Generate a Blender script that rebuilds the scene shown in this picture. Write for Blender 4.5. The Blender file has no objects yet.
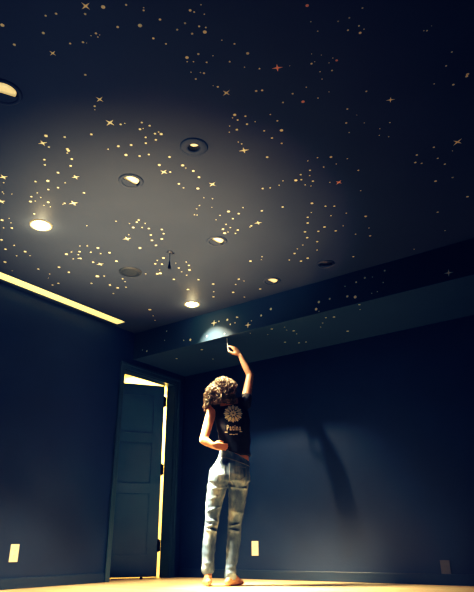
import bpy, bmesh, math, random
from mathutils import Vector, Matrix, Quaternion
from mathutils.bvhtree import BVHTree
random.seed(7)
S = bpy.context.scene
C = S.collection
PI = math.pi

# ------------------------------------------------------------------ camera
FPX = 564.1
CAMZ = 0.3056
pt, yw, rl = math.radians(23.7535), math.radians(35.0771), math.radians(-0.507)
Fv = Vector((-math.sin(yw)*math.cos(pt), math.cos(yw)*math.cos(pt), math.sin(pt)))
R0 = Vector((math.cos(yw), math.sin(yw), 0)); U0 = R0.cross(Fv)
Rv = R0*math.cos(rl) + U0*math.sin(rl); Uv = -R0*math.sin(rl) + U0*math.cos(rl)
EYE = Vector((0, 0, CAMZ))
cd = bpy.data.cameras.new('camera'); cam = bpy.data.objects.new('camera', cd); C.objects.link(cam)
cd.sensor_fit = 'VERTICAL'; cd.sensor_height = 24; cd.lens = FPX*24/592; cd.clip_start = 0.02
M = Matrix((Rv, Uv, -Fv)).transposed().to_4x4(); M.translation = EYE
cam.matrix_world = M
S.camera = cam

def ray(x, y): return Fv + Rv*((x-237)/FPX) - Uv*((y-296)/FPX)
def hit(x, y, ax, v):
    d = ray(x, y); t = (v-EYE[ax])/d[ax]
    return EYE + d*t

# room dimensions in metres, measured from the photo's perspective
XL, YB, YS, H, HS = -4.275, 4.987, 4.128, 2.431, 2.139
XR, YF = 1.6, -1.6
DY0, DY1, DH = 4.010, 4.832, 2.010      # door opening
WT = 0.12

# ------------------------------------------------------------------ helpers
def link(o): C.objects.link(o); return o
def tag(o, label=None, cat=None, group=None, kind=None):
    if label: o['label'] = label
    if cat: o['category'] = cat
    if group: o['group'] = group
    if kind: o['kind'] = kind
    return o
def obj(name, bm, mat, parent=None, smooth=False):
    me = bpy.data.meshes.new(name)
    bmesh.ops.recalc_face_normals(bm, faces=bm.faces)
    bm.to_mesh(me); bm.free()
    for p in me.polygons: p.use_smooth = smooth
    if mat: me.materials.append(mat)
    o = link(bpy.data.objects.new(name, me))
    if parent: o.parent = parent
    return o
def thing(name, label, cat, loc=(0, 0, 0), group=None):
    o = link(bpy.data.objects.new(name, None)); o.location = loc; o.empty_display_size = .05
    return tag(o, label, cat, group)
def box(bm, a, b, bevel=0):
    x0, y0, z0 = a; x1, y1, z1 = b
    r = bmesh.ops.create_cube(bm, size=1)
    for v in r['verts']:
        v.co = Vector(((x0+x1)/2+v.co.x*(x1-x0), (y0+y1)/2+v.co.y*(y1-y0), (z0+z1)/2+v.co.z*(z1-z0)))
    if bevel:
        es = list({e for v in r['verts'] for e in v.link_edges})
        bmesh.ops.bevel(bm, geom=es, offset=bevel, segments=2, affect='EDGES', profile=.5)
def lathe(bm, prof, seg=32, z=None):
    """profile of (radius, height) turned round the local Z axis"""
    rings = []
    for r, h in prof:
        if r < 1e-6: rings.append([bm.verts.new((0, 0, h))])
        else: rings.append([bm.verts.new((r*math.cos(2*PI*i/seg), r*math.sin(2*PI*i/seg), h)) for i in range(seg)])
    for a, b in zip(rings, rings[1:]):
        for i in range(seg):
            j = (i+1) % seg
            q = [a[i % len(a)], a[j % len(a)], b[j % len(b)], b[i % len(b)]]
            u = []
            for w in q:
                if w not in u: u.append(w)
            if len(u) > 2: bm.faces.new(u)
def tube(bm, pts, rad, seg=12, cap=True, flat=None):
    """round-ended tapered tube through points; rad entries are r or (rx, ry)"""
    pts = [Vector(p) for p in pts]
    rr = [(r, r) if not isinstance(r, (tuple, list)) else r for r in rad]
    n = len(pts)
    tans = []
    for i in range(n):
        t = pts[min(i+1, n-1)]-pts[max(i-1, 0)]
        tans.append(t.normalized() if t.length > 1e-9 else Vector((0, 0, 1)))
    up = Vector(flat) if flat else Vector((0.3, 0.5, 0.81))
    x = up - tans[0]*up.dot(tans[0])
    if x.length < 1e-4: x = tans[0].orthogonal()
    x.normalize()
    P, Rr, T, X = [], [], [], []
    xs = []
    for i in range(n):
        if flat:
            xx = up - tans[i]*up.dot(tans[i])
            x = xx.normalized() if xx.length > 1e-4 else x
        else:
            x = (x - tans[i]*x.dot(tans[i])).normalized()
        xs.append(x.copy())
    def add(p, r, i, k=1.0): P.append(p); Rr.append((r[0]*k, r[1]*k)); T.append(tans[i]); X.append(xs[i])
    if cap:
        m = min(rr[0])
        for a in (80, 55, 28):
            add(pts[0]-tans[0]*m*math.sin(math.radians(a)), rr[0], 0, math.cos(math.radians(a)))
    for i in range(n): add(pts[i], rr[i], i)
    if cap:
        m = min(rr[-1])
        for a in (28, 55, 80):
            add(pts[-1]+tans[-1]*m*math.sin(math.radians(a)), rr[-1], n-1, math.cos(math.radians(a)))
    rings = []
    for p, r, t, xx in zip(P, Rr, T, X):
        yy = t.cross(xx)
        rings.append([bm.verts.new(p + xx*(r[0]*math.cos(2*PI*k/seg)) + yy*(r[1]*math.sin(2*PI*k/seg))) for k in range(seg)])
    for a, b in zip(rings, rings[1:]):
        for k in range(seg):
            j = (k+1) % seg
            bm.faces.new((a[k], a[j], b[j], b[k]))
    bm.faces.new(rings[0][::-1]); bm.faces.new(rings[-1])
def ball(bm, c, r, rot=None, seg=16):
    rx, ry, rz = r if isinstance(r, (tuple, list)) else (r, r, r)
    res = bmesh.ops.create_uvsphere(bm, u_segments=seg, v_segments=seg//2+2, radius=1)
    for v in res['verts']:
        q = Vector((v.co.x*rx, v.co.y*ry, v.co.z*rz))
        if rot: q = rot @ q
        v.co = q + Vector(c)
def fuse(name, bm, voxel, smooth_it, mat, parent=None, factor=.5):
    """melts overlapping volumes into one continuous surface"""
    me = bpy.data.meshes.new('raw'); bmesh.ops.recalc_face_normals(bm, faces=bm.faces); bm.to_mesh(me); bm.free()
    o = link(bpy.data.objects.new('raw', me))
    m = o.modifiers.new('r', 'REMESH'); m.mode = 'VOXEL'; m.voxel_size = voxel
    if smooth_it:
        s = o.modifiers.new('s', 'SMOOTH'); s.factor = factor; s.iterations = smooth_it
    dg = bpy.context.evaluated_depsgraph_get(); dg.update()
    m2 = bpy.data.meshes.new_from_object(o.evaluated_get(dg))
    bpy.data.objects.remove(o); bpy.data.meshes.remove(me)
    m2.name = name; m2.materials.clear(); m2.materials.append(mat)
    for p in m2.polygons: p.use_smooth = True
    r = link(bpy.data.objects.new(name, m2))
    if parent: r.parent = parent
    return r

# ------------------------------------------------------------------ materials
def mat(name, col, rough=.5, metal=0., noise=None, bump=None, emit=None, spec=.5):
    m = bpy.data.materials.new(name); m.use_nodes = True
    nt = m.node_tree; b = nt.nodes['Principled BSDF']
    b.inputs['Base Color'].default_value = (*col, 1); b.inputs['Roughness'].default_value = rough
    b.inputs['Metallic'].default_value = metal; b.inputs['Specular IOR Level'].default_value = spec
    tc = nt.nodes.new('ShaderNodeTexCoord')
    if noise:
        sc, amt = noise
        n = nt.nodes.new('ShaderNodeTexNoise'); n.inputs['Scale'].default_value = sc; n.inputs['Detail'].default_value = 4
        r = nt.nodes.new('ShaderNodeValToRGB')
        r.color_ramp.elements[0].position = .3; r.color_ramp.elements[1].position = .7
        r.color_ramp.elements[0].color = (*[max(0, c*(1-amt)) for c in col], 1)
        r.color_ramp.elements[1].color = (*[min(1, c*(1+amt)) for c in col], 1)
        nt.links.new(tc.outputs['Object'], n.inputs['Vector']); nt.links.new(n.outputs['Fac'], r.inputs['Fac'])
        nt.links.new(r.outputs['Color'], b.inputs['Base Color'])
    if bump:
        sc, st = bump
        n = nt.nodes.new('ShaderNodeTexNoise'); n.inputs['Scale'].default_value = sc; n.inputs['Detail'].default_value = 3
        bp = nt.nodes.new('ShaderNodeBump'); bp.inputs['Strength'].default_value = st; bp.inputs['Distance'].default_value = .01
        nt.links.new(tc.outputs['Object'], n.inputs['Vector']); nt.links.new(n.outputs['Fac'], bp.inputs['Height'])
        nt.links.new(bp.outputs['Normal'], b.inputs['Normal'])
    if emit:
        b.inputs['Emission Color'].default_value = (*emit[0], 1); b.inputs['Emission Strength'].default_value = emit[1]
    return m
NAVY = (.008, .026, .076)
m_wall = mat('navy_wall_paint', NAVY, .55, noise=(3, .10), bump=(60, .06))
m_ceil = mat('navy_ceiling_paint', (.036, .048, .074), .6, noise=(2, .06), bump=(70, .04), spec=.2)
m_soffit = mat('navy_beam_paint', (.028, .056, .092), .6, noise=(2, .06), bump=(70, .04), spec=.2)
m_trim = mat('navy_satin_trim', (.030, .066, .105), .36, noise=(4, .08))
m_door = mat('navy_satin_door', (.032, .100, .235), .4, noise=(4, .08))
m_hall = mat('cream_hall_paint', (.85, .74, .42), .7, noise=(2, .03))
m_gold = mat('gold_leaf_paint', (1., .90, .56), .45, .0, noise=(40, .08))
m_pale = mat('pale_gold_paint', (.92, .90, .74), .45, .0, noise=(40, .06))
m_copper = mat('copper_leaf_paint', (.95, .42, .22), .45, .0, noise=(40, .08))
m_black = mat('black_metal', (.006, .006, .008), .4, .6, noise=(20, .2))
m_can = mat('dark_can_interior', (.012, .012, .016), .5, noise=(20, .2))
m_ring = mat('painted_trim_ring', (.020, .026, .040), .45, noise=(20, .1))
m_ring_glow = mat('glow_tinted_trim_ring', (.30, .27, .20), .4, noise=(20, .05))  # paler ring colour paints in the glow around the lit lenses
m_grille = mat('painted_speaker_grille', (.014, .021, .028), .6, noise=(90, .5))
m_plate = mat('white_plastic', (.86, .82, .66), .4, noise=(30, .03))
m_plate_shade = mat('shade_darkened_plastic', (.10, .11, .15), .4, noise=(30, .03))  # plate colour darkened to paint in the shade at the far right
m_slotp = mat('dark_slot', (.05, .045, .04), .5, noise=(30, .1))
m_lens_hot = mat('lit_lens', (.9, .85, .7), .3, emit=((1, .86, .52), 22), noise=(20, .03))
m_lens = mat('half_lit_lens', (.9, .8, .6), .3, emit=((1, .80, .42), .62), noise=(20, .03))
m_lens_off = mat('unlit_lens', (.02, .02, .022), .3, noise=(20, .1))
m_strip = mat('strip_diffuser', (.9, .85, .6), .5, emit=((1, .88, .42), 1.0), noise=(8, .02))
m_skin = mat('skin', (.62, .30, .165), .5, noise=(14, .10), bump=(120, .05))
m_shirt = mat('black_cotton', (.007, .006, .009), .9, noise=(60, .3), bump=(25, .25))
m_print = mat('cream_print', (.95, .84, .58), .7, noise=(60, .1))
m_print2 = mat('pale_print', (.75, .68, .55), .7, noise=(60, .1))
m_wood = mat('brush_wood', (.45, .50, .52), .4, noise=(30, .2))
m_steel = mat('brush_ferrule', (.6, .62, .64), .3, .9, noise=(30, .1))
m_bristle = mat('brush_bristle', (.55, .62, .66), .8, noise=(80, .2))
m_eye = mat('eye_white', (.8, .78, .74), .2, noise=(9, .02))
m_lip = mat('lip', (.42, .14, .12), .5, noise=(20, .1))

def hair_material():
    m = mat('curly_brown_hair', (.090, .050, .022), .5, noise=(30, .55), bump=(140, .4))
    return m
m_hair = hair_material()

def denim_material():
    m = bpy.data.materials.new('faded_blue_denim'); m.use_nodes = True
    nt = m.node_tree; b = nt.nodes['Principled BSDF']; b.inputs['Roughness'].default_value = .85
    tc = nt.nodes.new('ShaderNodeTexCoord')
    mp = nt.nodes.new('ShaderNodeMapping'); mp.inputs['Scale'].default_value = (5, 5, 2.2)
    n = nt.nodes.new('ShaderNodeTexNoise'); n.inputs['Scale'].default_value = 2.2; n.inputs['Detail'].default_value = 6
    r = nt.nodes.new('ShaderNodeValToRGB')
    e = r.color_ramp.elements
    e[0].position = .34; e[0].color = (.020, .048, .115, 1)
    e[1].position = .70; e[1].color = (.32, .39, .48, 1)
    x = r.color_ramp.elements.new(.5); x.color = (.070, .120, .21, 1)
    n2 = nt.nodes.new('ShaderNodeTexNoise'); n2.inputs['Scale'].default_value = 22; n2.inputs['Detail'].default_value = 4
    bp = nt.nodes.new('ShaderNodeBump'); bp.inputs['Strength'].default_value = .5; bp.inputs['Distance'].default_value = .01
    L = nt.links.new
    L(tc.outputs['Object'], mp.inputs['Vector']); L(mp.outputs['Vector'], n.inputs['Vector'])
    L(n.outputs['Fac'], r.inputs['Fac']); L(r.outputs['Color'], b.inputs['Base Color'])
    L(tc.outputs['Object'], n2.inputs['Vector']); L(n2.outputs['Fac'], bp.inputs['Height']); L(bp.outputs['Normal'], b.inputs['Normal'])
    return m
m_denim = denim_material()
m_denim2 = mat('denim_seam', (.12, .14, .17), .85, noise=(40, .3))

def wood_floor():
    m = bpy.data.materials.new('oak_floor_boards'); m.use_nodes = True
    nt = m.node_tree; b = nt.nodes['Principled BSDF']; b.inputs['Roughness'].default_value = .42
    L = nt.links.new
    tc = nt.nodes.new('ShaderNodeTexCoord')
    br = nt.nodes.new('ShaderNodeTexBrick'); br.offset = .37
    br.inputs['Color1'].default_value = (.66, .49, .29, 1); br.inputs['Color2'].default_value = (.56, .40, .22, 1)
    br.inputs['Mortar'].default_value = (.14, .08, .04, 1)
    br.inputs['Scale'].default_value = 1; br.inputs['Mortar Size'].default_value = .003
    br.inputs['Brick Width'].default_value = 1.4; br.inputs['Row Height'].default_value = .13
    mp = nt.nodes.new('ShaderNodeMapping'); mp.inputs['Scale'].default_value = (1.2, 14, 1)
    n = nt.nodes.new('ShaderNodeTexNoise'); n.inputs['Scale'].default_value = 3; n.inputs['Detail'].default_value = 6
    mx = nt.nodes.new('ShaderNodeMix'); mx.data_type = 'RGBA'; mx.blend_type = 'MULTIPLY'; mx.inputs['Factor'].default_value = .45
    L(tc.outputs['Object'], br.inputs['Vector']); L(tc.outputs['Object'], mp.inputs['Vector']); L(mp.outputs['Vector'], n.inputs['Vector'])
    L(br.outputs['Color'], mx.inputs['A']); L(n.outputs['Color'], mx.inputs['B']); L(mx.outputs['Result'], b.inputs['Base Color'])
    return m
m_floor = wood_floor()

# ------------------------------------------------------------------ room shell
def struct(name, boxes, m, bevel=0):
    bm = bmesh.new()
    for a, b in boxes: box(bm, a, b, bevel)
    return tag(obj(name, bm, m), kind='structure')
struct('floor', [((XL-1.9, YF-.1, -.08), (XR+.1, YB+1.6, 0))], m_floor)
# ceiling with openings cut for the recessed fixtures
LIGHTS = [  # centre on the ceiling, opening radius
    ('half', (-2.244, 1.131), .075), ('baffle', (-1.730, 2.040), .038), ('half', (-2.269, 2.066), .060),
    ('half', (-2.296, 3.009), .060), ('half', (-2.337, 3.868), .060), ('off', (-1.799, 3.852), .055),
    ('hot', (-3.182, 2.071), .066), ('hot', (-3.236, 3.852), .062)]
SLOT = (-4.222, -4.093, .4, 3.815)
def ceiling():
    bm = bmesh.new()
    o = [(XL-WT, YF-.1), (XR+.1, YF-.1), (XR+.1, YB+.1), (XL-WT, YB+.1)]
    loops = [o]
    for k, (x, y), r in LIGHTS:
        loops.append([(x+r*math.cos(2*PI*i/28), y+r*math.sin(2*PI*i/28)) for i in range(28)])
    loops.append([(SLOT[0], SLOT[2]), (SLOT[1], SLOT[2]), (SLOT[1], SLOT[3]), (SLOT[0], SLOT[3])])
    es = []
    for l in loops:
        vs = [bm.verts.new((x, y, H)) for x, y in l]
        for i in range(len(vs)): es.append(bm.edges.new((vs[i], vs[(i+1) % len(vs)])))
    bmesh.ops.triangle_fill(bm, use_beauty=True, edges=es, normal=(0, 0, -1))
    g = bmesh.ops.extrude_face_region(bm, geom=list(bm.faces))
    for v in [q for q in g['geom'] if isinstance(q, bmesh.types.BMVert)]: v.co.z += .012
    o = tag(obj('ceiling', bm, m_ceil), kind='structure')
ceiling()
struct('ceiling_backing', [((XL-WT, YF-.1, H+.105), (XR+.1, YB+.1, H+.125))], m_can)
struct('ceiling_soffit', [((XL, YS, HS), (XR, YB, H)), ((XL, YS-.0008, HS-.0016), (XR, YS+.004, HS+.02))], m_soffit)
struct('wall_left', [((XL-WT, YF-.1, 0), (XL, DY0, H+.12)), ((XL-WT, DY1, 0), (XL, YB+.1, H+.12)), ((XL-WT, DY0, DH), (XL, DY1, H+.12))], m_wall)
struct('wall_back', [((XL, YB, 0), (XR+.1, YB+.1, H+.12))], m_wall)
struct('wall_right', [((XR, YF, 0), (XR+.1, YB, H+.12))], m_wall)
struct('wall_front', [((XL, YF-.1, 0), (XR+.1, YF, H+.12))], m_wall)
m_base = mat('navy_baseboard_paint', (.012, .032, .074), .45, noise=(4, .08))
BH = .078
def base(name, a, b):
    bm = bmesh.new(); box(bm, a, b, .003); tag(obj(name, bm, m_base), kind='structure')
CW = .060
base('baseboard_left', (XL, YF, 0), (XL+.014, DY0-CW, BH))
base('baseboard_back', (XL, YB-.014, 0), (XR, YB, BH))
base('baseboard_right', (XR-.014, YF, 0), (XR, YB-.014, BH))
base('baseboard_front', (XL+.014, YF, 0), (XR-.014, YF+.014, BH))
# hall behind the door
hx0, hx1, hy0, hy1 = XL-1.8, XL-WT, 2.6, 6.4
struct('wall_hall_far', [((hx0-.1, hy0, 0), (hx0, hy1, H))], m_hall)
struct('wall_hall_near', [((hx0, hy0-.1, 0), (hx1, hy0, H))], m_wall)
struct('wall_hall_end', [((hx0, hy1, 0), (hx1+.1, hy1+.1, H))], m_hall)
struct('wall_hall_side', [((hx1, YB+.1, 0), (hx1+.1, hy1, H))], m_hall)
struct('ceiling_hall', [((hx0-.1, hy0-.1, H), (hx1, hy1+.1, H+.1))], m_hall)

# ------------------------------------------------------------------ door
door = thing('door_1', None, None, (XL, DY1, 0)); door['kind'] = 'structure'
def child(name, bm, m, parent, label=None, smooth=False):
    """mesh given in world coordinates, parented to a thing that is not rotated"""
    o = obj(name, bm, m, None, smooth)
    w = parent.matrix_world.translation if parent.matrix_world.translation.length else parent.location
    off = Vector((0, 0, 0)); q = parent
    while q: off += q.location; q = q.parent
    o.data.transform(Matrix.Translation(-off)); o.parent = parent
    if label: o['label'] = label
    return o
bm = bmesh.new()   # jamb lining and stop
box(bm, (XL-WT, DY0-.002, 0), (XL, DY0+.012, DH)); box(bm, (XL-WT, DY1-.012, 0), (XL, DY1+.002, DH)); box(bm, (XL-WT, DY0, DH-.012), (XL, DY1, DH+.002))
child('door_jamb', bm, m_trim, door)
bm = bmesh.new()   # casing with a raised back band
for t, w in ((.016, CW), (.026, .020)):
    if t == .016:
        box(bm, (XL, DY0-w, 0), (XL+t, DY0, DH+w), .003); box(bm, (XL, DY1, 0), (XL+t, DY1+w, DH+w), .003); box(bm, (XL, DY0-.001, DH), (XL+t, DY1+.001, DH+w), .003)
    else:
        box(bm, (XL, DY0-CW-.004, 0), (XL+t, DY0-CW+w, DH+CW), .004); box(bm, (XL, DY1+CW-w, 0), (XL+t, DY1+CW+.004, DH+CW), .004)
        box(bm, (XL, DY0-CW-.004, DH+CW-w), (XL+t, DY1+CW+.004, DH+CW+.004), .004)
child('door_casing', bm, m_trim, door)
# leaf, swung into the hall
TH = math.radians(35)
LW, LT, LH = .775, .036, DH-.022
piv = Vector((XL-WT-.004, DY1-.012-.038, .010))
ux = Vector((-math.sin(TH), -math.cos(TH), 0)); un = Vector((-math.cos(TH), math.sin(TH), 0))   # along the leaf, and to the hall side
def leafpt(a, t, z): return piv + ux*a + un*t + Vector((0, 0, z))
def leafbox(bm, a0, a1, t0, t1, z0, z1, bev=0):
    r = bmesh.ops.create_cube(bm, size=1)
    for v in r['verts']:
        v.co = leafpt((a0+a1)/2+v.co.x*(a1-a0), (t0+t1)/2+v.co.y*(t1-t0), (z0+z1)/2+v.co.z*(z1-z0))
    if bev:
        es = list({e for v in r['verts'] for e in v.link_edges})
        bmesh.ops.bevel(bm, geom=es, offset=bev, segments=1, affect='EDGES')
bm = bmesh.new()
st = .115
rails = [(0, .20), (.80, .905), (1.335, 1.44), (LH-.125, LH)]
leafbox(bm, 0, st, 0, LT, 0, LH, .002); leafbox(bm, LW-st, LW, 0, LT, 0, LH, .002)
for z0, z1 in rails: leafbox(bm, st-.001, LW-st+.001, 0, LT, z0, z1, .002)
leaf = child('door_leaf', bm, m_door, door)
for (a, b) in zip(rails, rails[1:]):
    bm = bmesh.new(); leafbox(bm, st-.006, LW-st+.006, .016, LT-.014, a[1]-.006, b[0]+.006)
    child('door_panel', bm, m_door, leaf)
for hz in (1.82, 1.067, .300):
    bm = bmesh.new()
    box(bm, (XL-WT-.010, DY1-.056, hz-.055), (XL-WT-.002, DY1-.010, hz+.055), .002)
    tube(bm, [(XL-WT-.010, DY1-.030, hz-.060), (XL-WT-.010, DY1-.030, hz+.060)], [.007, .007], 10)
    child('door_hinge', bm, m_black, door)
bm = bmesh.new(); lathe(bm, [(0, 0), (.016, 0), (.016, .012), (.011, .024), (0, .028)], 14)
ds = obj('door_stop', bm, m_black, None, True)
ds.location = hit(141, 579.3, 2, 0.0); tag(ds, 'small black door stop on the floor at the foot of the navy door', 'door stop')

# ------------------------------------------------------------------ ceiling fixtures
def spot_target(l, tgt):
    d = Vector(tgt)-l.location
    l.rotation_euler = d.to_track_quat('-Z', 'Y').to_euler()
def downlight(kind, x, y, r, label, hood=2.0):
    t = thing('downlight', label, 'ceiling light', (x, y, H), 'recessed ceiling downlights')
    ro = {'half': r+.020, 'hot': r+.016, 'off': r+.018, 'baffle': .083}[kind]
    bm = bmesh.new(); lathe(bm, [(r-.004, .006), (r-.004, -.005), (r+.004, -.009), (ro-.006, -.007), (ro, -.0005), (ro, .001)], 36)
    obj('trim_ring', bm, m_ring_glow if kind == 'hot' else m_ceil if kind in ('baffle', 'half') else m_ring, t, True)
    bm = bmesh.new(); lathe(bm, [(r-.002, .0), (r-.002, .10), (0, .10)], 32)
    obj('housing', bm, m_can, t, True)
    if kind == 'hot':
        bm = bmesh.new(); lathe(bm, [(r-.006, .004), (r-.010, -.008), (r*.5, -.013), (0, -.015)], 32); obj('lens', bm, m_lens_hot, t, True)
    elif kind == 'baffle':
        bm = bmesh.new(); lathe(bm, [(r-.002, -.003), (.030, .022), (.030, .030), (r-.002, .006)], 32); obj('baffle', bm, m_can, t, True)
        bm = bmesh.new(); lathe(bm, [(.0295, .026), (.02, .020), (0, .018)], 32); obj('lens', bm, m_lens, t, True)
    else:
        # lens disc with an eyelid hood over the half on the far left
        bm = bmesh.new(); lathe(bm, [(r*.84, .010), (r*.78, .003), (r*.5, -.001), (0, -.003)], 32)
        obj('lens', bm, m_lens if kind == 'half' else m_lens_off, t, True)
        bm = bmesh.new()
        ca = hood
        n = 18
        # hood: half ellipse shell falling from the straight edge to the rim
        for i in range(n):
            a0 = ca-PI/2+PI*i/n; a1 = ca-PI/2+PI*(i+1)/n
            e = Vector((math.cos(ca+PI/2), math.sin(ca+PI/2), 0))
            def rim(a, z): return Vector(((r-.003)*math.cos(a), (r-.003)*math.sin(a), z))
            def chord(a, z): p = rim(a, 0); return e*p.dot(e) + Vector((math.cos(ca), math.sin(ca), 0))*(-.02*r) + Vector((0, 0, z))
            q = [rim(a0, -.004), rim(a1, -.004), chord(a1, -.012), chord(a0, -.012)]
            vs = [bm.verts.new(p) for p in q]
            if (q[2]-q[3]).length > 1e-5: bm.faces.new(vs)
            q2 = [p+Vector((0, 0, .003)) for p in q]; vs = [bm.verts.new(p) for p in q2]
            bm.faces.new(vs)
        bmesh.ops.remove_doubles(bm, verts=bm.verts, dist=1e-5)
        obj('half_shade', bm, m_ceil, t, True)
    return t
DL = ['half-lit eyelid downlight cut off by the left edge of the photo',
      'wide-rimmed deep downlight, the uppermost one right of centre',
      'half-lit eyelid downlight just left of the wide-rimmed deep downlight',
      'half-lit eyelid downlight between the hanging weight and the beam, in mid ceiling',
      'half-lit eyelid downlight close to the front of the beam',
      'unlit dark downlight farthest right, near the beam',
      'fully glowing downlight above the left end of the bright slot light',
      'fully glowing downlight close to the beam, above the person']
HOOD = [((3, 92), .30), None, ((131, 181), .54), ((217, 241), .51), ((272, 281), .46), ((326, 264), -.1), None, None]
for (k, (x, y), r), lb, hd in zip(LIGHTS, DL, HOOD):
    ha = 0
    if hd:
        (ix, iy), sl_ = hd
        dv_ = hit(ix+10, iy+10*sl_, 2, H)-hit(ix, iy, 2, H)
        ha = math.atan2(dv_.y, dv_.x)+PI/2
        if math.cos(ha)*x+math.sin(ha)*y < 0: ha += PI
    downlight(k, x, y, r, lb, ha)

bm = bmesh.new(); lathe(bm, [(.078, .002), (.078, -.004), (.070, -.010), (.076, -.008), (.092, -.006), (.098, -.0005), (.098, .002)], 40)
sp = thing('ceiling_speaker', 'round flush ceiling speaker with grey grille left of the hanging weight', 'speaker', (-3.213, 3.003, H))
obj('trim_ring', bm, m_grille, sp, True)
bm = bmesh.new(); lathe(bm, [(.079, .0), (.079, -.006), (.05, -.0085), (0, -.009)], 40); obj('grille', bm, m_grille, sp, True)

pn = thing('hanging_weight', 'dark teardrop weight hanging on a thin cord from the ceiling', 'pendant', (-2.704, 2.931, H))
bm = bmesh.new(); lathe(bm, [(.024, 0), (.024, -.004), (.012, -.010), (0, -.011)], 20); obj('canopy', bm, m_ring, pn, True)
bm = bmesh.new(); tube(bm, [(0, 0, -.008), (0, 0, -.10)], [.0022, .0022], 8); obj('cord', bm, m_can, pn, True)
bm = bmesh.new(); lathe(bm, [(0, -.075), (.004, -.085), (.008, -.110), (.0125, -.135), (.012, -.146), (.006, -.153), (0, -.154)], 18); obj('bob', bm, m_black, pn, True)

sl = thing('slot_light', 'long yellow glowing slot light in the ceiling along the left wall', 'ceiling light', ((SLOT[0]+SLOT[1])/2, SLOT[3], H))
bm = bmesh.new(); x0, x1, y0, y1 = SLOT
box(bm, (x0, y0, H+.004), (x1, y1, H+.010)); child('diffuser', bm, m_strip, sl)
bm = bmesh.new()
box(bm, (x0-.008, y0-.008, H-.003), (x0+.003, y1+.008, H+.003)); box(bm, (x1-.003, y0-.008, H-.003), (x1+.008, y1+.008, H+.003))
box(bm, (x0-.008, y1-.003, H-.003), (x1+.008, y1+.008, H+.003)); box(bm, (x0-.008, y0-.008, H-.003), (x1+.008, y0+.003, H+.003))
child('frame', bm, m_trim, sl)

def outlet(loc, axis, label, hgt=.128, wid=.076, m_plate=m_plate):
    t = thing('wall_outlet', label, 'outlet', loc, 'wall outlets')
    def bx(name, u0, u1, z0, z1, d0, d1, m, par, bev=0):
        bm = bmesh.new()
        if axis == 'x': box(bm, (d0, u0, z0), (d1, u1, z1), bev)
        else: box(bm, (u0, -d1, z0), (u1, -d0, z1), bev)
        return obj(name, bm, m, par)
    bx('cover_plate', -wid/2, wid/2, -hgt/2, hgt/2, 0, .006, m_plate, t, .002)
    ins = bx('socket_insert', -.017, .017, -.034, .034, .005, .0085, m_plate, t, .001)
    for zz in (-.018, .018):
        for uu in (-.006, .006): bx('socket_slot', uu-.001, uu+.001, zz-.004, zz+.004, .0082, .0088, m_slotp, ins)
    for zz in (-.052, .052): bx('screw', -.003, .003, zz-.003, zz+.003, .0058, .0068, m_plate, t, .0008)
outlet((XL, 2.985, .256), 'x', 'white outlet cover on the left wall, left of the door')
outlet((-3.313, YB, .268), 'y', 'brightly lit white outlet cover on the back wall right of the person')
outlet((-1.510, YB, .113), 'y', 'shadowed grey outlet cover low at the far right of the back wall', m_plate=m_plate_shade)

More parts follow.
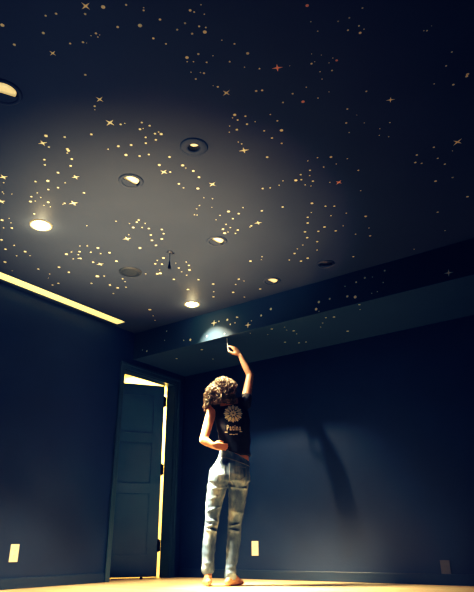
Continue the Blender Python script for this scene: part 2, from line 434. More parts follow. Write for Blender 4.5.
# ------------------------------------------------------------------ painted stars
# sky map: for each patch of the photo the marks in it (six units to a pixel), d = width
SKY = {
(0,0): 'x316,319,42 14,151,32 86,268,24 274,94,18 337,82,20 260,198,24 421,261,18',
(79,0): 'x40,36,58 37,84,20 145,42,34 283,29,18 388,46,14 388,62,18 232,162,22 72,214,12 102,200,20 124,209,10 113,222,14 24,253,20 46,258,8 366,153,34 446,230,20 38,449,20',
(158,0): '12,117,22 258,28,14 193,62,24 217,72,16 278,85,14 162,139,18 115,178,18 205,202,20 247,158,18 287,165,16 281,192,32 383,241,12 459,263,16 48,263,16 174,345,28 175,370,14 213,370,14 242,324,20 330,334,12 292,374,16 430,370,16 198,433,12 255,435,12 276,439,18',
(237,0): '+242,407,56c 421,33,28c 443,130,14 64,320,26 45,403,12 135,412,16 447,382,18 448,323,10 466,370,10 316,395,8',
(316,0): '279,48,16 200,107,16 133,128,16 192,181,18 258,155,16 288,175,14 265,197,24 10,187,14 32,330,10 101,348,12 78,377,12 124,362,22c 96,423,16 24,430,14',
(395,0): '219,155,10 192,184,16 173,184,14 341,312,16 307,395,16 436,445,26',
(0,75): '+256,408,46 276,365,28 388,372,18 293,432,16 404,444,22',
(79,75): 'x124,146,48 94,187,18 95,208,12 x186,286,56 250,296,18 275,290,12 74,356,20 236,427,20 313,420,20 175,445,14 377,285,16 424,304,18 366,325,20 385,321,10 400,374,16 401,409,16 456,352,18 461,389,18',
(158,75): '227,24,16 331,64,10 359,71,18 x410,107,50 460,239,26 447,257,12 430,306,12 428,343,12 19,354,24 4,342,14 473,328,20',
(237,75): '115,96,20 151,92,20 416,73,14 334,112,16 276,165,16 396,160,28c 50,247,18 4,270,16 60,295,18 109,280,14 200,237,14 242,275,16 267,332,28 163,335,16 210,378,18 268,410,16 8,402,12 28,413,14 +42,452,50',
(316,75): '36,24,12 78,101,10 12,138,14 302,98,18 188,204,16 181,288,18 199,345,14 245,240,8 290,287,10 +447,149,44 443,285,14 383,322,12 380,362,12 436,370,14',
(395,75): '235,53,14 350,58,22 430,8,24 233,434,18 x375,402,60',
(0,150): '+453,162,40 +441,319,48 +20,162,46 +10,309,40 266,58,18 269,89,16 213,189,16 287,185,24 348,136,20 410,4,24 404,18,14 431,54,20 424,95,18 391,196,12 290,237,16 348,226,16 224,257,12 188,280,16 183,309,22 245,285,12 212,306,12 289,313,20 264,332,10 302,340,10 388,320,16 378,326,10 22,196,12 15,252,14 22,262,10 71,264,8 12,421,22 55,410,8 66,436,10 206,383,16',
(79,150): '282,30,24 364,36,18 419,27,16 30,257,18 222,427,12 358,420,16 347,433,16 397,440,12 303,441,10',
(158,150): 'x35,132,44 x326,206,44 69,42,20 8,90,22 73,132,16 148,92,24 167,108,10 212,126,22 246,163,20 125,203,18 153,227,14 239,231,24 275,286,10 327,292,12 249,333,12 232,353,10 219,388,12 235,390,12 323,344,8 423,369,24 372,392,14 348,418,10 449,412,16 408,446,14',
(237,150): '+127,437,38 181,43,20 425,65,12 438,122,16 436,153,14 382,148,16 353,182,26 386,178,16 456,187,18 409,209,14 444,216,10 276,185,12 253,211,12 199,227,14 154,231,16 274,342,16 149,365,18 36,345,14 10,382,18 450,320,22 446,375,12 424,404,16 424,438,18',
(316,150): 'x137,194,40c 90,42,22 188,52,14 9,46,14 46,102,14 122,84,12 254,122,16 83,194,12 268,244,12 57,337,16 110,337,16 182,379,14 298,398,22 90,394,14',
(395,150): '131,30,18 122,75,20 160,80,16 256,50,16 299,85,18 243,187,22 346,165,18 435,280,22 256,373,18 345,5,12',
(0,225): '22,17,12 71,18,18 9,89,20 85,122,14 33,145,18 151,160,20 100,185,12 180,183,10 30,222,22 230,264,16 354,253,18 298,294,12 413,283,16 350,350,16 315,360,16 290,318,8 398,175,22 429,162,14 440,203,12 470,178,14 470,200,14 73,275,8',
(79,225): '+288,82,44 +127,235,38 47,4,12 325,15,20 379,15,14 419,21,16 299,58,12 431,60,16 438,92,18 462,122,16 366,138,22 5,126,12 49,125,14 4,160,16 113,138,22 71,163,14 130,171,14 183,166,18 9,200,18 85,223,16 225,217,20 110,308,28 151,306,14 75,350,16 186,360,16 232,377,20 282,373,14 206,411,14 262,323,14 277,340,14 400,293,14 470,212,14 458,233,16 470,293,20',
(158,225): '23,27,18 34,52,16 23,84,20 33,198,20 24,235,18 14,290,26 10,270,10 95,326,18 125,258,16 170,222,14 186,242,16 189,270,20 172,301,14 142,281,12 107,228,10 243,328,16 180,387,20 331,354,20 334,400,14 333,431,16 390,25,18 434,15,14 420,42,12 400,49,24 465,50,14 451,404,20 466,357,14',
(237,225): '5,30,18 86,5,16 78,12,12 150,190,14 81,217,20 146,208,8 11,325,18 42,336,10 139,384,18 45,432,14 408,41,18 421,76,18 395,120,12 363,143,12 346,171,18 314,210,14 384,217,18 424,199,20',
(316,225): '51,12,20 14,38,18 118,35,18 163,5,12 7,100,16 7,150,14 318,18,12 238,55,14 325,65,18 224,190,16 412,274,16 293,317,18 241,343,16 174,368,12 188,428,20 235,432,26 338,312,10 403,345,14 368,400,12 334,410,12 82,443,18',
(395,225): '+322,287,46 300,34,14 115,145,14',
(79,300): '425,58,24 445,95,14 456,122,14 407,307,16 381,300,10',
(158,300): '+336,138,36w 365,128,12 416,119,18w 434,146,14 462,137,12 472,103,14 294,217,14w 399,202,14w 194,239,20w 154,242,12w 52,187,14 40,242,10 263,298,20 112,352,16 330,354,14',
(237,300): '+66,150,36w 203,54,20 145,93,18 86,125,10 4,104,12 209,174,18 285,163,10 340,185,20 298,180,10 358,203,12 184,207,10 372,257,18 414,252,16 288,253,18 80,200,10',
(316,300): '17,12,22 1,55,24 18,68,12 260,28,18 59,106,16 108,102,20 40,138,14 28,162,12 264,57,12 190,187,22',
}
MARKS = [(3, 92, 'downlight at the left photo edge'), (194, 147, 'wide-rimmed downlight'), (131, 181, 'half-lit downlight beside the wide-rimmed one'),
         (217, 241, 'mid-ceiling half-lit downlight'), (272, 281, 'half-lit downlight by the beam'), (326, 264, 'unlit downlight'),
         (41, 225, 'left glowing downlight'), (192, 304, 'glowing downlight by the beam'), (130, 272, 'ceiling speaker'), (170, 268, 'hanging weight'),
         (125, 322, 'slot light end'), (230, 338, 'raised paintbrush'), (226, 392, "person's hair"), (237, 0, 'top photo edge middle'),
         (60, 0, 'top photo edge left'), (400, 0, 'top photo edge right'), (474, 120, 'right photo edge'), (474, 240, 'right end of the beam')]
def plane_at(x, y):
    """which painted surface the sight line meets: ceiling, beam face or beam underside"""
    p = hit(x, y, 2, H)
    if p.y < YS: return 'ceiling', p
    p = hit(x, y, 1, YS)
    if HS < p.z < H: return 'front face of the beam', p
    return 'underside of the beam', hit(x, y, 2, HS)
stars, dots = [], []
for (tx, ty), s in SKY.items():
    for w in s.split():
        kind = w[0] if w[0] in 'x+' else ''
        w = w.lstrip('x+'); tone = ''
        if w[-1] in 'cw': tone = w[-1]; w = w[:-1]
        a, b, d = map(float, w.split(','))
        (stars if kind else dots).append((tx+a/6, ty+b/6, d/6, kind, tone))
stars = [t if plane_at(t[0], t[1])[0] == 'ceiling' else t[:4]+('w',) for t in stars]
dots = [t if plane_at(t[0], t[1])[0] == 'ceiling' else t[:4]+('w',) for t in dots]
dots.sort(key=lambda q: (-q[2] if plane_at(q[0], q[1])[0] == 'ceiling' else -99))
def dot_bm(r=1, seg=14):
    bm = bmesh.new(); lathe(bm, [(0, .0012), (r*.8, .0012), (r, .0002), (r, -.0008), (0, -.0008)], seg); return bm
def star_bm():
    bm = bmesh.new()
    n = 8; pts = []
    for i in range(n):
        a = i*PI/4; rr = 1.0 if i % 2 == 0 else .27
        if i in (0, 4): rr = 1.12
        pts.append((rr*math.cos(a), rr*math.sin(a)))
    t = [bm.verts.new((x, y, .0006)) for x, y in pts]; b = [bm.verts.new((x, y, -.0008)) for x, y in pts]
    c = bm.verts.new((0, 0, .0018)); c2 = bm.verts.new((0, 0, -.0008))
    for i in range(n):
        j = (i+1) % n
        bm.faces.new((t[i], t[j], c)); bm.faces.new((b[j], b[i], c2)); bm.faces.new((t[j], t[i], b[i], b[j]))
    return bm
def frame_for(surf):
    # local Z points out of the surface into the room
    if surf.startswith('front'): return Matrix((Vector((1, 0, 0)), Vector((0, 0, 1)), Vector((0, -1, 0)))).transposed()
    return Matrix((Vector((1, 0, 0)), Vector((0, -1, 0)), Vector((0, 0, -1)))).transposed()
def dirword(dx, dy):
    a = math.degrees(math.atan2(-dy, dx)) % 360
    return ['right of', 'up-right of', 'above', 'up-left of', 'left of', 'down-left of', 'below', 'down-right of'][int((a+22.5)//45) % 8]
_O = 'first second third fourth fifth sixth seventh eighth ninth tenth eleventh twelfth thirteenth fourteenth fifteenth sixteenth seventeenth eighteenth nineteenth'.split()
ORD = ['nearest'] + _O[1:] + ['twentieth'] + [t+'-'+o for t in ('twenty', 'thirty', 'forty') for o in _O[:9]]
def describe(items, noun):
    """a label for each mark: by the nearest landmark, the side of it, and the order outward"""
    buckets = {}
    for k, it in enumerate(items):
        m = min(MARKS, key=lambda m: (m[0]-it[0])**2+(m[1]-it[1])**2)
        dx, dy = it[0]-m[0], it[1]-m[1]
        buckets.setdefault((m[2], dirword(dx, dy)), []).append((math.hypot(dx, dy), k))
    out = {}
    for (mk, dw), l in buckets.items():
        l.sort()
        for i, (_, k) in enumerate(l):
            it = items[k]
            tone = {'c': 'copper', 'w': 'pale gold', '': 'gold'}[it[4]]
            out[k] = noun(it, tone) + ', ' + ('only one ' if len(l) == 1 else 'nearest one ' if i == 0 else ORD[i]+' outward ') + dw + ' the ' + mk
    return out
SZ = .76
protos = {}
def place(name, it, label, cat, group):
    x, y, d, kind, tone = it
    surf, p = plane_at(x, y)
    dist = (p-EYE).dot(Fv)
    r = max(.0019, .5*d*(1.10 if kind else SZ if d > 2.4 else .64)*dist/FPX)
    key = (name, tone)
    if key not in protos:
        protos[key] = obj(name, star_bm() if name == 'gold_star' else dot_bm(), {'c': m_copper, 'w': m_pale, '': m_gold}[tone]); o = protos[key]
    else:
        o = link(protos[key].copy())
    fr = frame_for(surf)
    ang = 0
    if kind:
        a0 = math.radians(40 if kind == 'x' else 8)
        x2, y2 = x+3*math.cos(a0), y-3*math.sin(a0)
        p2 = hit(x2, y2, 1, YS) if surf.startswith('front') else hit(x2, y2, 2, p.z)
        dl = fr.transposed() @ (p2-p); ang = math.atan2(dl.y, dl.x)
    o.matrix_world = Matrix.Translation(p) @ (fr @ Matrix.Rotation(ang, 3, 'Z')).to_4x4() @ Matrix.Diagonal((r, r, 1, 1))
    tag(o, label, cat, group)
def gname(it): return {'c': 'ceiling', 'f': 'beam front', 'u': 'beam underside'}[plane_at(it[0], it[1])[0][0]]
ls = describe(stars, lambda it, tone: ('big ' if it[2] > 8 else '') + 'four-pointed ' + tone + ' star')
for k, it in enumerate(stars): place('gold_star', it, ls[k], 'star', 'four-pointed stars painted on the '+gname(it))
N = 300
ld = describe(dots, lambda it, tone: ('large ' if it[2] > 3.9 else 'small ' if it[2] > 2.6 else 'tiny ') + tone + ' dot')
for k, it in enumerate(dots[:N]): place('gold_dot', it, ld[k], 'dot', 'painted dots on the '+gname(it))
bm = bmesh.new()
for it in dots[N:]:
    surf, p = plane_at(it[0], it[1]); r = max(.0019, .5*it[2]*.64*(p-EYE).dot(Fv)/FPX)
    b2 = dot_bm(r, 10); b2.transform(Matrix.Translation(p) @ frame_for(surf).to_4x4())
    me = bpy.data.meshes.new('t'); b2.to_mesh(me); b2.free(); bm.from_mesh(me); bpy.data.meshes.remove(me)
if dots[N:]: tag(obj('gold_speck', bm, m_gold), 'faintest scattered gold specks among the larger dots on ceiling and beam', 'dot', None, 'stuff')

# ------------------------------------------------------------------ the person
VD = Vector((-.5995, .8004, 0)); RD = Vector((.8004, .5995, 0))
D0 = 5.083
def P(px, py, dv=0.):
    """point on the upright plane through the person, dv metres farther into the room"""
    d = ray(px, py); t = (D0+dv)/d.dot(VD); return EYE + d*t
UP = Vector((0, 0, 1))
ROOT = Vector((-3.05, 4.07, 0))
person = thing('person', 'barefoot person in black tee and jeans seen from behind, reaching up with a brush', 'person', ROOT)
def to_person(o):
    o.data.transform(Matrix.Translation(-ROOT)); o.parent = person; return o
def mpx(n): return n/119.0           # photo pixels to metres at the person

# --- joints
Lsh, Lel, Lwr = P(212.5, 409, .0), P(203.6, 440, -.10), P(212.5, 445.5, -.135)
Rsh, Rel, Rwr = P(245.5, 403, .02), P(250.3, 375, .10), P(240.2, 356, .10)
neck0, neck1 = P(231.5, 407, .02), P(228.5, 397, .02)
headc = P(226.5, 389, .02)
Lhip, Rhip = P(219.5, 481, .02), P(239, 481, .02)
Lkn, Rkn = P(211.3, 529, .03), P(233.5, 531, .03)
Lan, Ran = P(208.2, 572, .0), P(231.3, 576, -.02)
def lerp(a, b, t): return a+(b-a)*t

def hand(bm, wrist, d, side, palm_n, L=.17, curl=(20, 25, 20), grip=None):
    """palm with five fingers. d: pointing direction, side: towards the thumb, palm_n: out of the palm"""
    d = d.normalized(); palm_n = (palm_n-d*palm_n.dot(d)).normalized(); side = (side-d*side.dot(d)-palm_n*side.dot(palm_n)).normalized()
    pl = L*.53
    for k in (-1.1, -.35, .35, 1.1):
        tube(bm, [wrist+side*k*.010, wrist+d*pl*.5+side*k*.019, wrist+d*pl+side*k*.021], [.013, .0135, .0105], 10)
    fl = [.40, .46, .49, .44, .35]
    base = [1.0, .36, -.30, -.95]
    tips = []
    for i, k in enumerate(base):
        p = wrist+d*(pl*(.97-.05*abs(k)))+side*k*.022
        ln = L*(.43, .47, .44, .34)[i]
        dd = (d+side*k*.07).normalized(); a = 0
        pts = [p-d*.012, p]; 
        for seg, frac in enumerate((.45, .32, .23)):
            a += math.radians(curl[seg]*(1+.18*i))
            q = (dd*math.cos(a)+palm_n*math.sin(a))
            pts.append(pts[-1]+q*ln*frac)
        tube(bm, pts, [.0095, .0092, .0082, .0074, .0058], 9)
        tips.append(pts[-1])
    t0 = wrist+d*.022+side*.016+palm_n*.004
    td = (d*.72+side*.62+palm_n*.30).normalized(); t1 = t0+td*L*.22
    t2 = t1+(d*.9+side*.28+palm_n*.35).normalized()*L*.19; t3 = t2+(d*.95+side*-.02+palm_n*.35).normalized()*L*.15
    tube(bm, [t0, t1, t2, t3], [.013, .0115, .0092, .0070], 9)
    return tips, t3

bm = bmesh.new()
# torso and hidden hips, kept just inside the clothes
TORSO = [  # px centre, py, half width px, half depth m, dv   (outer cloth surface)
    (231.0, 402.5, 9.0, .055, .030), (230.3, 406.5, 16.0, .078, .025), (231.0, 412, 18.8, .096, .015), (232.3, 420, 18.8, .108, .005), (233.6, 430, 17.6, .108, -.0),
    (235.2, 440, 16.2, .100, -.0), (235.6, 449, 15.6, .098, .0), (234.8, 456.5, 16.2, .104, .0)]
def loft(bm, rows, seg=28, shrink=0., close=True):
    rings = []
    for cx, py, hw, hd, dv in rows:
        c = P(cx, py, dv); a = mpx(hw)-shrink; b = hd-shrink
        ring = []
        for k in range(seg):
            an = 2*PI*k/seg; cs, sn = math.cos(an), math.sin(an)
            e = .86
            ring.append(bm.verts.new(c + RD*(a*math.copysign(abs(cs)**e, cs)) + VD*(b*math.copysign(abs(sn)**e, sn))))
        rings.append(ring)
    for r0, r1 in zip(rings, rings[1:]):
        for k in range(seg):
            j = (k+1) % seg
            bm.faces.new((r0[k], r0[j], r1[j], r1[k]))
    if close: bm.faces.new(rings[0]); bm.faces.new(rings[-1][::-1])
loft(bm, [(a, y, w, d, v) for a, y, w, d, v in TORSO[1:]]+[(233.5, 463, 17.4, .112, .0), (230.5, 472, 18.8, .115, .0)], shrink=.014)
for h, k, a in ((Lhip, Lkn, Lan), (Rhip, Rkn, Ran)):
    tube(bm, [h+UP*.05, lerp(h, k, .5), k, lerp(k, a, .3), a], [.060, .048, .036, .036, .028], 14)
# feet
def foot(bm, ankle, d, raise_heel=0.):
    d = d.normalized(); s = d.cross(UP)
    g = Vector((ankle.x, ankle.y, 0))
    heel = g-d*.045+UP*(.030+raise_heel); ball_ = g+d*.115+UP*.022; 
    tube(bm, [ankle+UP*.03, ankle, lerp(ankle, heel, .6)], [.031, .030, .030], 12)
    tube(bm, [heel, g+d*.03+UP*(.036+raise_heel*.6), ball_], [(.028, .029), (.032, .034), (.040, .021)], 12, flat=tuple(s))
    tube(bm, [ankle+UP*.0, g+d*.05+UP*.052, ball_+UP*.004], [.029, .030, .020], 12)
    for i, k in enumerate((-1.5, -.7, 0, .65, 1.25)):
        big = (i == 0)
        tube(bm, [ball_+s*k*.019, ball_+s*k*.020+d*(.045-.004*abs(k+.8)-.004*i)-UP*.006], [.0125 if big else .0095, .0115 if big else .0075], 8)
footL = (VD*1.0-RD*.10); footR = (VD*.80+RD*.62)
foot(bm, Lan, footL); foot(bm, Ran, footR)
# arms
tube(bm, [Lsh, lerp(Lsh, Lel, .45), Lel], [.047, .043, .037], 14)
tube(bm, [Lel, lerp(Lel, Lwr, .35), Lwr], [.038, .036, .025], 14)
tube(bm, [Rsh, lerp(Rsh, Rel, .45), Rel], [.047, .042, .035], 14)
tube(bm, [Rel, lerp(Rel, Rwr, .35), Rwr], [.036, .034, .022], 14)
tube(bm, [Lsh, lerp(Lsh, Rsh, .5), Rsh], [.05, .07, .05], 14)
# hands: the right holds the brush, the left rests on the back of the hip
fingR = P(232.6, 345.5, .10)
tipsR, thR = hand(bm, Rwr, (fingR-Rwr), (-RD*.8+VD*.2), (VD*.5-RD*.6+UP*.1), .180, (14, 24, 20))
tipsL, thL = hand(bm, Lwr, (P(222, 446.5, -.115)-Lwr), (UP*.5-RD*.1), (VD*.9+RD*.1), .165, (10, 14, 12))
# neck and head (tipped back, looking up at the beam edge)
tube(bm, [neck0-UP*.03, neck1, headc], [.054, .049, .052], 14)
look = (VD*.72+UP*.66-RD*.16).normalized()               # where the face points
hup = (UP-look*UP.dot(look)).normalized(); hs = look.cross(hup)
Hm = Matrix((hs, look, hup)).transposed()
def HP(x, y, z): return headc + Hm @ Vector((x, y, z))
ball(bm, HP(0, -.012, .020), (.074, .092, .086), Hm, 20)
ball(bm, HP(0, .026, -.035), (.060, .066, .074), Hm, 20)
tube(bm, [HP(0, .055, -.088), HP(0, .076, -.088)], [.030, .020], 12)        # chin
tube(bm, [HP(0, .080, .012), HP(0, .098, -.012), HP(0, .106, -.030)], [.009, .011, .014], 10)   # nose
tube(bm, [HP(-.038, .076, .018), HP(0, .084, .020), HP(.038, .076, .018)], [.012, .012, .012], 10)   # brow
for sx in (-1, 1):
    ball(bm, HP(sx*.036, .064, -.030), (.024, .020, .022), Hm, 12)         # cheek
    tube(bm, [HP(sx*.074, -.004, .018), HP(sx*.080, -.010, -.002), HP(sx*.072, .0, -.026)], [(.012), .013, .009], 8)   # ear
    tube(bm, [HP(sx*.055, .012, -.050), HP(sx*.045, .040, -.078), HP(0, .066, -.094)], [.020, .020, .018], 10)     # jaw
tube(bm, [HP(-.022, .082, -.060), HP(0, .090, -.058), HP(.022, .082, -.060)], [.008, .010, .008], 10)
body = to_person(fuse('body', bm, .0052, 3, m_skin))
for sx in (-1, 1):
    bm = bmesh.new(); ball(bm, HP(sx*.032, .076, .000), (.012, .010, .009), Hm, 12); to_person(obj('eye', bm, m_eye, None, True))
bm = bmesh.new(); tube(bm, [HP(-.024, .088, -.060), HP(-.008, .097, -.057), HP(.008, .097, -.057), HP(.024, .088, -.060)], [.003, .005, .005, .003], 8)
to_person(obj('mouth', bm, m_lip, None, True))

# --- t-shirt
bm = bmesh.new()
hem = [(a, y, w, d, v) for a, y, w, d, v in TORSO]
loft(bm, hem)
tube(bm, [lerp(Rsh, neck0, .45), Rsh+UP*.006, lerp(Rsh, Rel, .16)], [.066, .066, .056], 16)
tube(bm, [lerp(Lsh, neck0, .45), Lsh+RD*.004+UP*.006, lerp(Lsh, Lel, .04)], [.064, .056, .046], 16)
shirt = fuse('t_shirt', bm, .008, 4, m_shirt)
me = shirt.data
def fold(v, seed):
    from mathutils import noise
    return noise.noise(Vector((v.x*7+seed, v.y*7, v.z*16+v.x*6)))
c0 = P(234.5, 453); c1 = P(231, 415)
for v in me.vertices:
    h = max(0, min(1, (c1.z-v.co.z)/(c1.z-c0.z)))
    n = v.normal
    v.co += n*(fold(v.co, 3)*.010*(.25+.75*h))
# trim the hem on a slope: higher at the right hip so a sliver of skin shows
bm = bmesh.new(); bm.from_mesh(me)
pa, pb = P(219, 447.5, -.1), P(250, 458, -.1)
nrm = (pb-pa).cross(VD).normalized()
if nrm.z > 0: nrm = -nrm
bmesh.ops.bisect_plane(bm, geom=bm.verts[:]+bm.edges[:]+bm.faces[:], plane_co=pa, plane_no=nrm, clear_outer=True)
# open the sleeve ends
bm.to_mesh(me); bm.free()
to_person(shirt)
so = shirt.modifiers.new('thickness', 'SOLIDIFY'); so.thickness = .004; so.offset = -1

# --- jeans
def wr(amt, f, ph): return amt*math.sin(f+ph)
bm = bmesh.new()
loft(bm, [(234.2, 446, 14.6, .094, .0), (234.2, 452, 15.4, .100, .0), (233.8, 458.5, 16.6, .107, .0), (232.6, 462, 17.8, .115, .0), (230.0, 469, 20.4, .124, -.008), (229.4, 476, 21.4, .130, -.015), (229.2, 482, 21.4, .124, -.012)])
ball(bm, P(219.8, 477, -.055), (.082, .078, .095), None, 18); ball(bm, P(239, 477, -.055), (.082, .078, .095), None, 18)
def leg(path):
    pts = [P(x, y, d) for x, y, w, d in path]; rad = [mpx(w) for x, y, w, d in path]
    tube(bm, pts, rad, 20, True)
LEG_L = [(219.3, 478, 10.8, .0), (216.6, 490, 9.6, .008), (213.9, 504, 8.4, .018), (212.2, 518, 7.0, .025), (211.2, 527, 6.5, .028), (209.6, 538, 6.5, .02), (208.6, 550, 6.3, .008), (208.2, 561, 5.8, .0), (208.0, 569, 6.3, -.002)]
LEG_R = [(239.2, 478, 10.8, .0), (238.2, 490, 9.9, .008), (236.9, 504, 8.7, .018), (235.2, 518, 7.5, .025), (234.6, 528, 7.0, .028), (233.9, 540, 6.8, .015), (232.4, 553, 6.4, .0), (231.0, 566, 5.4, -.015), (230.5, 575.5, 6.0, -.02)]
leg(LEG_L); leg(LEG_R)
# gathered rolls of cloth behind the knees and at the ankles
def roll(cx, cy, w, tilt, r, dv):
    pts = []; rad = []
    for i in range(9):
        a = PI*(i/8)
        x = cx - w*math.cos(a); pts.append(P(x, cy+tilt*math.cos(a), dv-.045*math.sin(a))); rad.append(mpx(r)*(.45+.55*math.sin(a)))
    tube(bm, pts, rad, 8)
for (cx, cy, w, t, r, dv) in [(212, 521, 5.6, -1.2, 1.5, .0), (211.5, 525.5, 5.6, 1.0, 1.4, .0), (211.2, 530.5, 5.4, -.8, 1.3, .0), (213.6, 509, 6.6, 2.4, 1.4, -.005),
                              (216, 497, 7.6, 3.0, 1.3, -.012), (234.8, 525, 5.8, 1.0, 1.1, .004), (234.4, 530.5, 5.8, -1.0, 1.0, .004), (236.3, 512, 6.8, -1.4, .9, .0),
                              (208.1, 563.5, 5.0, -.8, 1.4, .0), (208.0, 568.2, 5.4, .8, 1.5, .0), (231.0, 567, 4.8, .9, 1.4, -.015), (230.6, 573.5, 5.2, -.7, 1.6, -.02),
                              (219.6, 487.6, 7.6, .6, 1.3, -.045), (238.8, 487.8, 8.2, -.4, 1.2, -.04)]:
    roll(cx, cy, w, t, r, dv)
jeans = fuse('jeans', bm, .0068, 3, m_denim)
jm = bmesh.new(); jm.from_mesh(jeans.data)
ja, jb_ = P(219, 445, -.1), P(250, 461, -.1)
jn = (jb_-ja).cross(VD).normalized()
if jn.z < 0: jn = -jn
bmesh.ops.bisect_plane(jm, geom=jm.verts[:]+jm.edges[:]+jm.faces[:], plane_co=ja, plane_no=jn, clear_outer=True)
jm.to_mesh(jeans.data); jm.free()
for v in jeans.data.vertices:
    n = v.normal; v.co += n*(fold(v.co*1.6, 9)*.0055)
to_person(jeans)
def on_surface(bvh, p, off):
    """drop a point onto a garment from the camera side"""
    o = p - VD*.6
    h = bvh.ray_cast(o, VD)
    return (h[0] + h[1].normalized()*off) if h[0] else None
def world_bvh(o):
    me = o.data.copy(); me.transform(Matrix.Translation(ROOT))
    b = bmesh.new(); b.from_mesh(me); t = BVHTree.FromBMesh(b); b.free(); bpy.data.meshes.remove(me); return t
jb = world_bvh(jeans); sb = world_bvh(shirt)
def strip_on(bm, bvh, pts, w, off=.003):
    q = [on_surface(bvh, P(x, y), off) for x, y in pts]; q = [a for a in q if a]
    if len(q) > 1: tube(bm, q, [w]*len(q), 6)
def seq(pts, n=6):
    out = []
    for (a, b), (c, d) in zip(pts, pts[1:]):
        for i in range(n): out.append((a+(c-a)*i/n, b+(d-b)*i/n))
    return out+[pts[-1]]
bm = bmesh.new(); strip_on(bm, jb, seq([(214, 455), (233, 461.5), (249, 467)], 8), .0045, .0); strip_on(bm, jb, seq([(229.6, 465), (229.4, 484)], 8), .0022)
to_person(obj('waistband_seam', bm, m_denim2, None, True))
for cx in (219.4, 240):
    bm = bmesh.new()
    strip_on(bm, jb, seq([(cx-5.5, 468.5), (cx+5.5, 468.8), (cx+5.2, 478), (cx, 481.2), (cx-5.2, 478), (cx-5.5, 468.5)], 5), .0020, .001)
    if len(bm.verts): to_person(obj('back_pocket', bm, m_denim2, None, True))
    else: bm.free()

# --- print on the back of the shirt
def project(bm, off=.0025):
    for v in bm.verts:
        q = on_surface(sb, v.co, off)
        if q: v.co = q
ec = P(232.9, 415.6); ER = .083
def E(r, a): return ec + RD*(r*math.sin(a)) + UP*(r*math.cos(a))
def petal(bm, r0, r1, a, w):
    n = 7; L_, R_ = [], []
    for i in range(n):
        t = i/(n-1); r = r0+(r1-r0)*t; ww = w*math.sin(PI*(.06+.86*t))**.8
        L_.append(bm.verts.new(E(r, a-ww/max(r, .012)))); R_.append(bm.verts.new(E(r, a+ww/max(r, .012))))
    for i in range(n-1): bm.faces.new((L_[i], L_[i+1], R_[i+1], R_[i]))
bm = bmesh.new()
for i in range(12):
    a = 2*PI*i/12
    petal(bm, .034, ER, a, .0125); petal(bm, .058, ER*.96, a+PI/12, .0035)
for i in range(8): petal(bm, .006, .034, 2*PI*i/8+.2, .0085)
project(bm); em = to_person(obj('shirt_emblem', bm, m_print)); 
def text_bm(s, size, spacing, narrow):
    cu = bpy.data.curves.new('t', 'FONT'); cu.body = s; cu.size = size; cu.space_character = spacing; cu.align_x = 'CENTER'; cu.resolution_u = 2; cu.offset = .0016
    o = link(bpy.data.objects.new('t', cu)); dg = bpy.context.evaluated_depsgraph_get(); dg.update()
    me = bpy.data.meshes.new_from_object(o.evaluated_get(dg)); bpy.data.objects.remove(o); bpy.data.curves.remove(cu)
    b = bmesh.new(); b.from_mesh(me); bpy.data.meshes.remove(me)
    for v in b.verts: v.co.x *= narrow
    return b
bm = text_bm('Patina', .066, 1.30, .60)
bmesh.ops.triangulate(bm, faces=bm.faces)
tcn = P(233.6, 432.4)
for v in bm.verts: v.co = tcn + RD*v.co.x + UP*v.co.y
project(bm); to_person(obj('shirt_lettering', bm, m_print2))
bm = bmesh.new()
for (a, b, dz) in ((-.075, -.052, .010), (-.036, -.012, -.010), (-.008, .010, -.012), (.014, .036, -.009), (.052, .075, .014)):
    vs = []
    for x, z in ((a, -.0035), (b, -.0035), (b, .0035), (a, .0035)): vs.append(bm.verts.new(P(233.4, 435.2) + RD*x + UP*(z+dz)))
    bm.faces.new(vs)
project(bm); to_person(obj('shirt_underline', bm, m_print2))

# --- hair: a mass of ringlets
bm = bmesh.new()
hb = P(224.5, 391, -.055)
ball(bm, HP(0, -.024, .024), (.080, .086, .084), Hm, 20)
core = [(P(222.5, 383.5, -.03), .060), (P(228.5, 385.5, -.04), .052), (P(214, 388.5, -.02), .048), (P(219, 392, -.045), .058), (P(228.5, 393, -.045), .054), (P(210.5, 395, -.02), .036), (P(220.5, 398, -.05), .052), (P(228.5, 399, -.05), .046), (P(210.5, 401, -.02), .030), (P(215, 402, -.04), .036)]
for c, r in core: ball(bm, c, r, None, 16)
hb_ob = fuse('hair', bm, .009, 3, m_hair)
hm = bmesh.new(); hm.from_mesh(hb_ob.data)
rnd = random.Random(4)
def ringlet(start, out, length, r, turns, w):
    n = max(10, int(turns*7)); pts = []; rad = []
    d = out.normalized()
    p = start.copy()
    ph = rnd.random()*6.28
    for i in range(n):
        t = i/(n-1)
        dirn = (d*(1-t)**1.5*.9 + Vector((0, 0, -1))*(.25+t)).normalized()
        p = p + dirn*(length/n)
        s1 = dirn.orthogonal().normalized(); s2 = dirn.cross(s1)
        rr = w*(.4+.6*t)
        pts.append(p + s1*rr*math.cos(ph+t*turns*6.28) + s2*rr*math.sin(ph+t*turns*6.28))
        rad.append(r*(1-.55*t))
    tube(hm, pts, rad, 5)
verts = [(v.co.copy(), v.normal.copy()) for v in hb_ob.data.vertices]
zmin = min(v[0].z for v in verts)
k = 0
while k < 330:
    co, no = rnd.choice(verts)
    if no.dot(VD) > .55: continue
    left = (co-headc).dot(RD)
    room = co.z-(P(222, 407.5).z)
    ln = min(rnd.uniform(.04, .10), max(.012, room*.8))
    if left > .065: ln = min(ln, .03)
    ringlet(co-no*.012, no+Vector((rnd.uniform(-.3, .3), rnd.uniform(-.3, .3), rnd.uniform(-.1, .4))), ln, rnd.uniform(.0035, .0062), rnd.uniform(1.2, 2.6)*min(1, ln/.05), rnd.uniform(.006, .013))
    k += 1
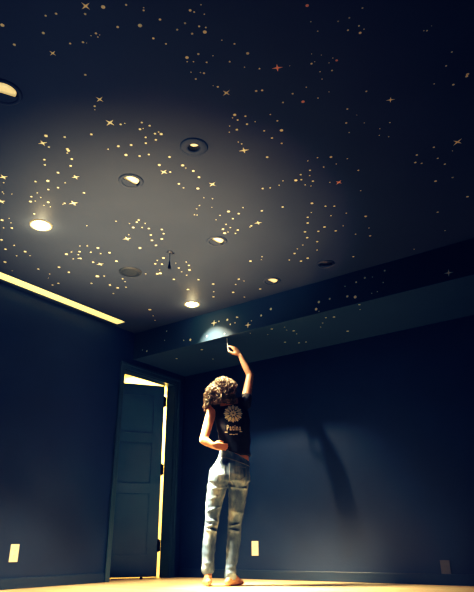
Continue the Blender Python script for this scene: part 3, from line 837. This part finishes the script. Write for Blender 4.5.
for i in range(60):   # flyaway curls at the left
    a = rnd.random()
    st_ = P(208.5+4*rnd.random()+5*(1-a)*(a < .3), 382+24*a, -.02-.05*rnd.random())
    ringlet(st_, -RD*1.2+UP*rnd.uniform(-.2, .5)-VD*.2, rnd.uniform(.05, .095), .0058, 1.7, .014)
hm.to_mesh(hb_ob.data); hm.free()
for p in hb_ob.data.polygons: p.use_smooth = True
to_person(hb_ob)

# --- the brush in the raised hand
grip = lerp(tipsR[0], thR, .5)
tipb = P(226.8, 337.4, .10)
ax = (tipb-grip).normalized(); ln = (tipb-grip).length
br = thing('paintbrush', 'thin artist paintbrush held in the raised right hand against the beam edge', 'paintbrush', grip)
def brp(a): return ax*a
bm = bmesh.new(); tube(bm, [brp(-.035), brp(-.01), brp(ln*.55)], [.0022, .0042, .0034], 10); obj('handle', bm, m_wood, br, True)
bm = bmesh.new(); tube(bm, [brp(ln*.50), brp(ln*.80)], [.0042, .0048], 10); obj('ferrule', bm, m_steel, br, True)
bm = bmesh.new(); tube(bm, [brp(ln*.78), brp(ln*.9), brp(ln-.002)], [.0046, .0056, .002], 10); obj('bristles', bm, m_bristle, br, True)

# ------------------------------------------------------------------ lights
def lamp(name, kind, loc, power, col, tgt=None, size=.05, angle=None, blend=.5):
    d = bpy.data.lights.new(name, kind); d.energy = power; d.color = col
    o = link(bpy.data.objects.new(name, d)); o.location = loc
    if kind in ('SPOT', 'POINT'): d.shadow_soft_size = size
    if kind == 'AREA': d.size = size
    if kind == 'SPOT': d.spot_size = math.radians(angle); d.spot_blend = blend
    if tgt: spot_target(o, tgt)
    return o
WARM = (1., .88, .66)
lamp('beam_downlight_lamp', 'SPOT', (-3.236, 3.852, H-.03), 1000, WARM, (-3.18, 4.0, 0), .022, 63, .9)
lamp('beam_spill_lamp', 'SPOT', (-3.236, 3.852, H-.03), 150, (1, .96, .88), (-3.15, 4.128, 1.93), .02, 72, 1.0)
lamp('left_downlight_lamp', 'SPOT', (-3.182, 2.071, H-.03), 1100, WARM, (-3.66, 2.92, 0), .03, 42, .8)
lamp('added_ceiling_fill', 'SPOT', (-2.76, 2.40, .06), 760, (1, .86, .68), (-2.76, 2.68, 2.4), .05, 72, 1.0)  # unseen uplight added to make the bright pool on the ceiling
lamp('added_ceiling_fill', 'SPOT', (-2.70, 1.50, .06), 62, (.95, .92, .9), (-2.45, 1.62, 2.4), .05, 108, 1.0)  # second added uplight, weak and wide, to lift the farther stars
sa = lamp('slot_lamp', 'AREA', (-4.155, 3.40, H-.012), 125, WARM, None, .09)
sa.data.shape = 'RECTANGLE'; sa.data.size = .08; sa.data.size_y = .75; sa.data.spread = math.radians(36)
aim = (Vector((-3.06, 3.98, .8))-sa.location).normalized(); ay = Vector((0, 1, 0)); ay = (ay-aim*ay.dot(aim)).normalized(); ax_ = ay.cross(-aim)
sa.rotation_euler = Matrix((ax_, ay, -aim)).transposed().to_euler()
lamp('hall_lamp', 'SPOT', (XL-1.3, 5.2, 2.3), 700, (1, .86, .5), (XL-1.5, 6.4, 1.2), .1, 130, .3)
for gx, gy in ((-3.182, 2.071), (-3.236, 3.852)): lamp('added_halo_lamp', 'POINT', (gx, gy, H-.075), 2.2, WARM, None, .01)  # extra points added below the lit lenses for a halo on the ceiling
w = bpy.data.worlds.new('world'); S.world = w; w.use_nodes = True
w.node_tree.nodes['Background'].inputs['Color'].default_value = (.02, .04, .1, 1); w.node_tree.nodes['Background'].inputs['Strength'].default_value = .1

# ------------------------------------------------------------------ look
S.view_settings.view_transform = 'Standard'
S.view_settings.exposure = 0
S.view_settings.gamma = .86
S.view_settings.use_curve_mapping = True      # photo print look: cool shadows, creamy highlights
cm = S.view_settings.curve_mapping
def curve(i, pts):
    c = cm.curves[i]
    while len(c.points) > 2: c.points.remove(c.points[1])
    c.points[0].location = pts[0]; c.points[-1].location = pts[-1]
    for p in pts[1:-1]: c.points.new(*p)
    for p in c.points: p.handle_type = 'VECTOR'
curve(0, [(0, 0), (.01, .002), (.03, .011), (.08, .07), (.3, .38), (1, 1)])
curve(1, [(0, 0), (.01, .005), (.03, .021), (.08, .074), (.3, .335), (1, .95)])
curve(2, [(0, .007), (.01, .022), (.03, .046), (.08, .083), (.3, .25), (1, .72)])
cm.update()
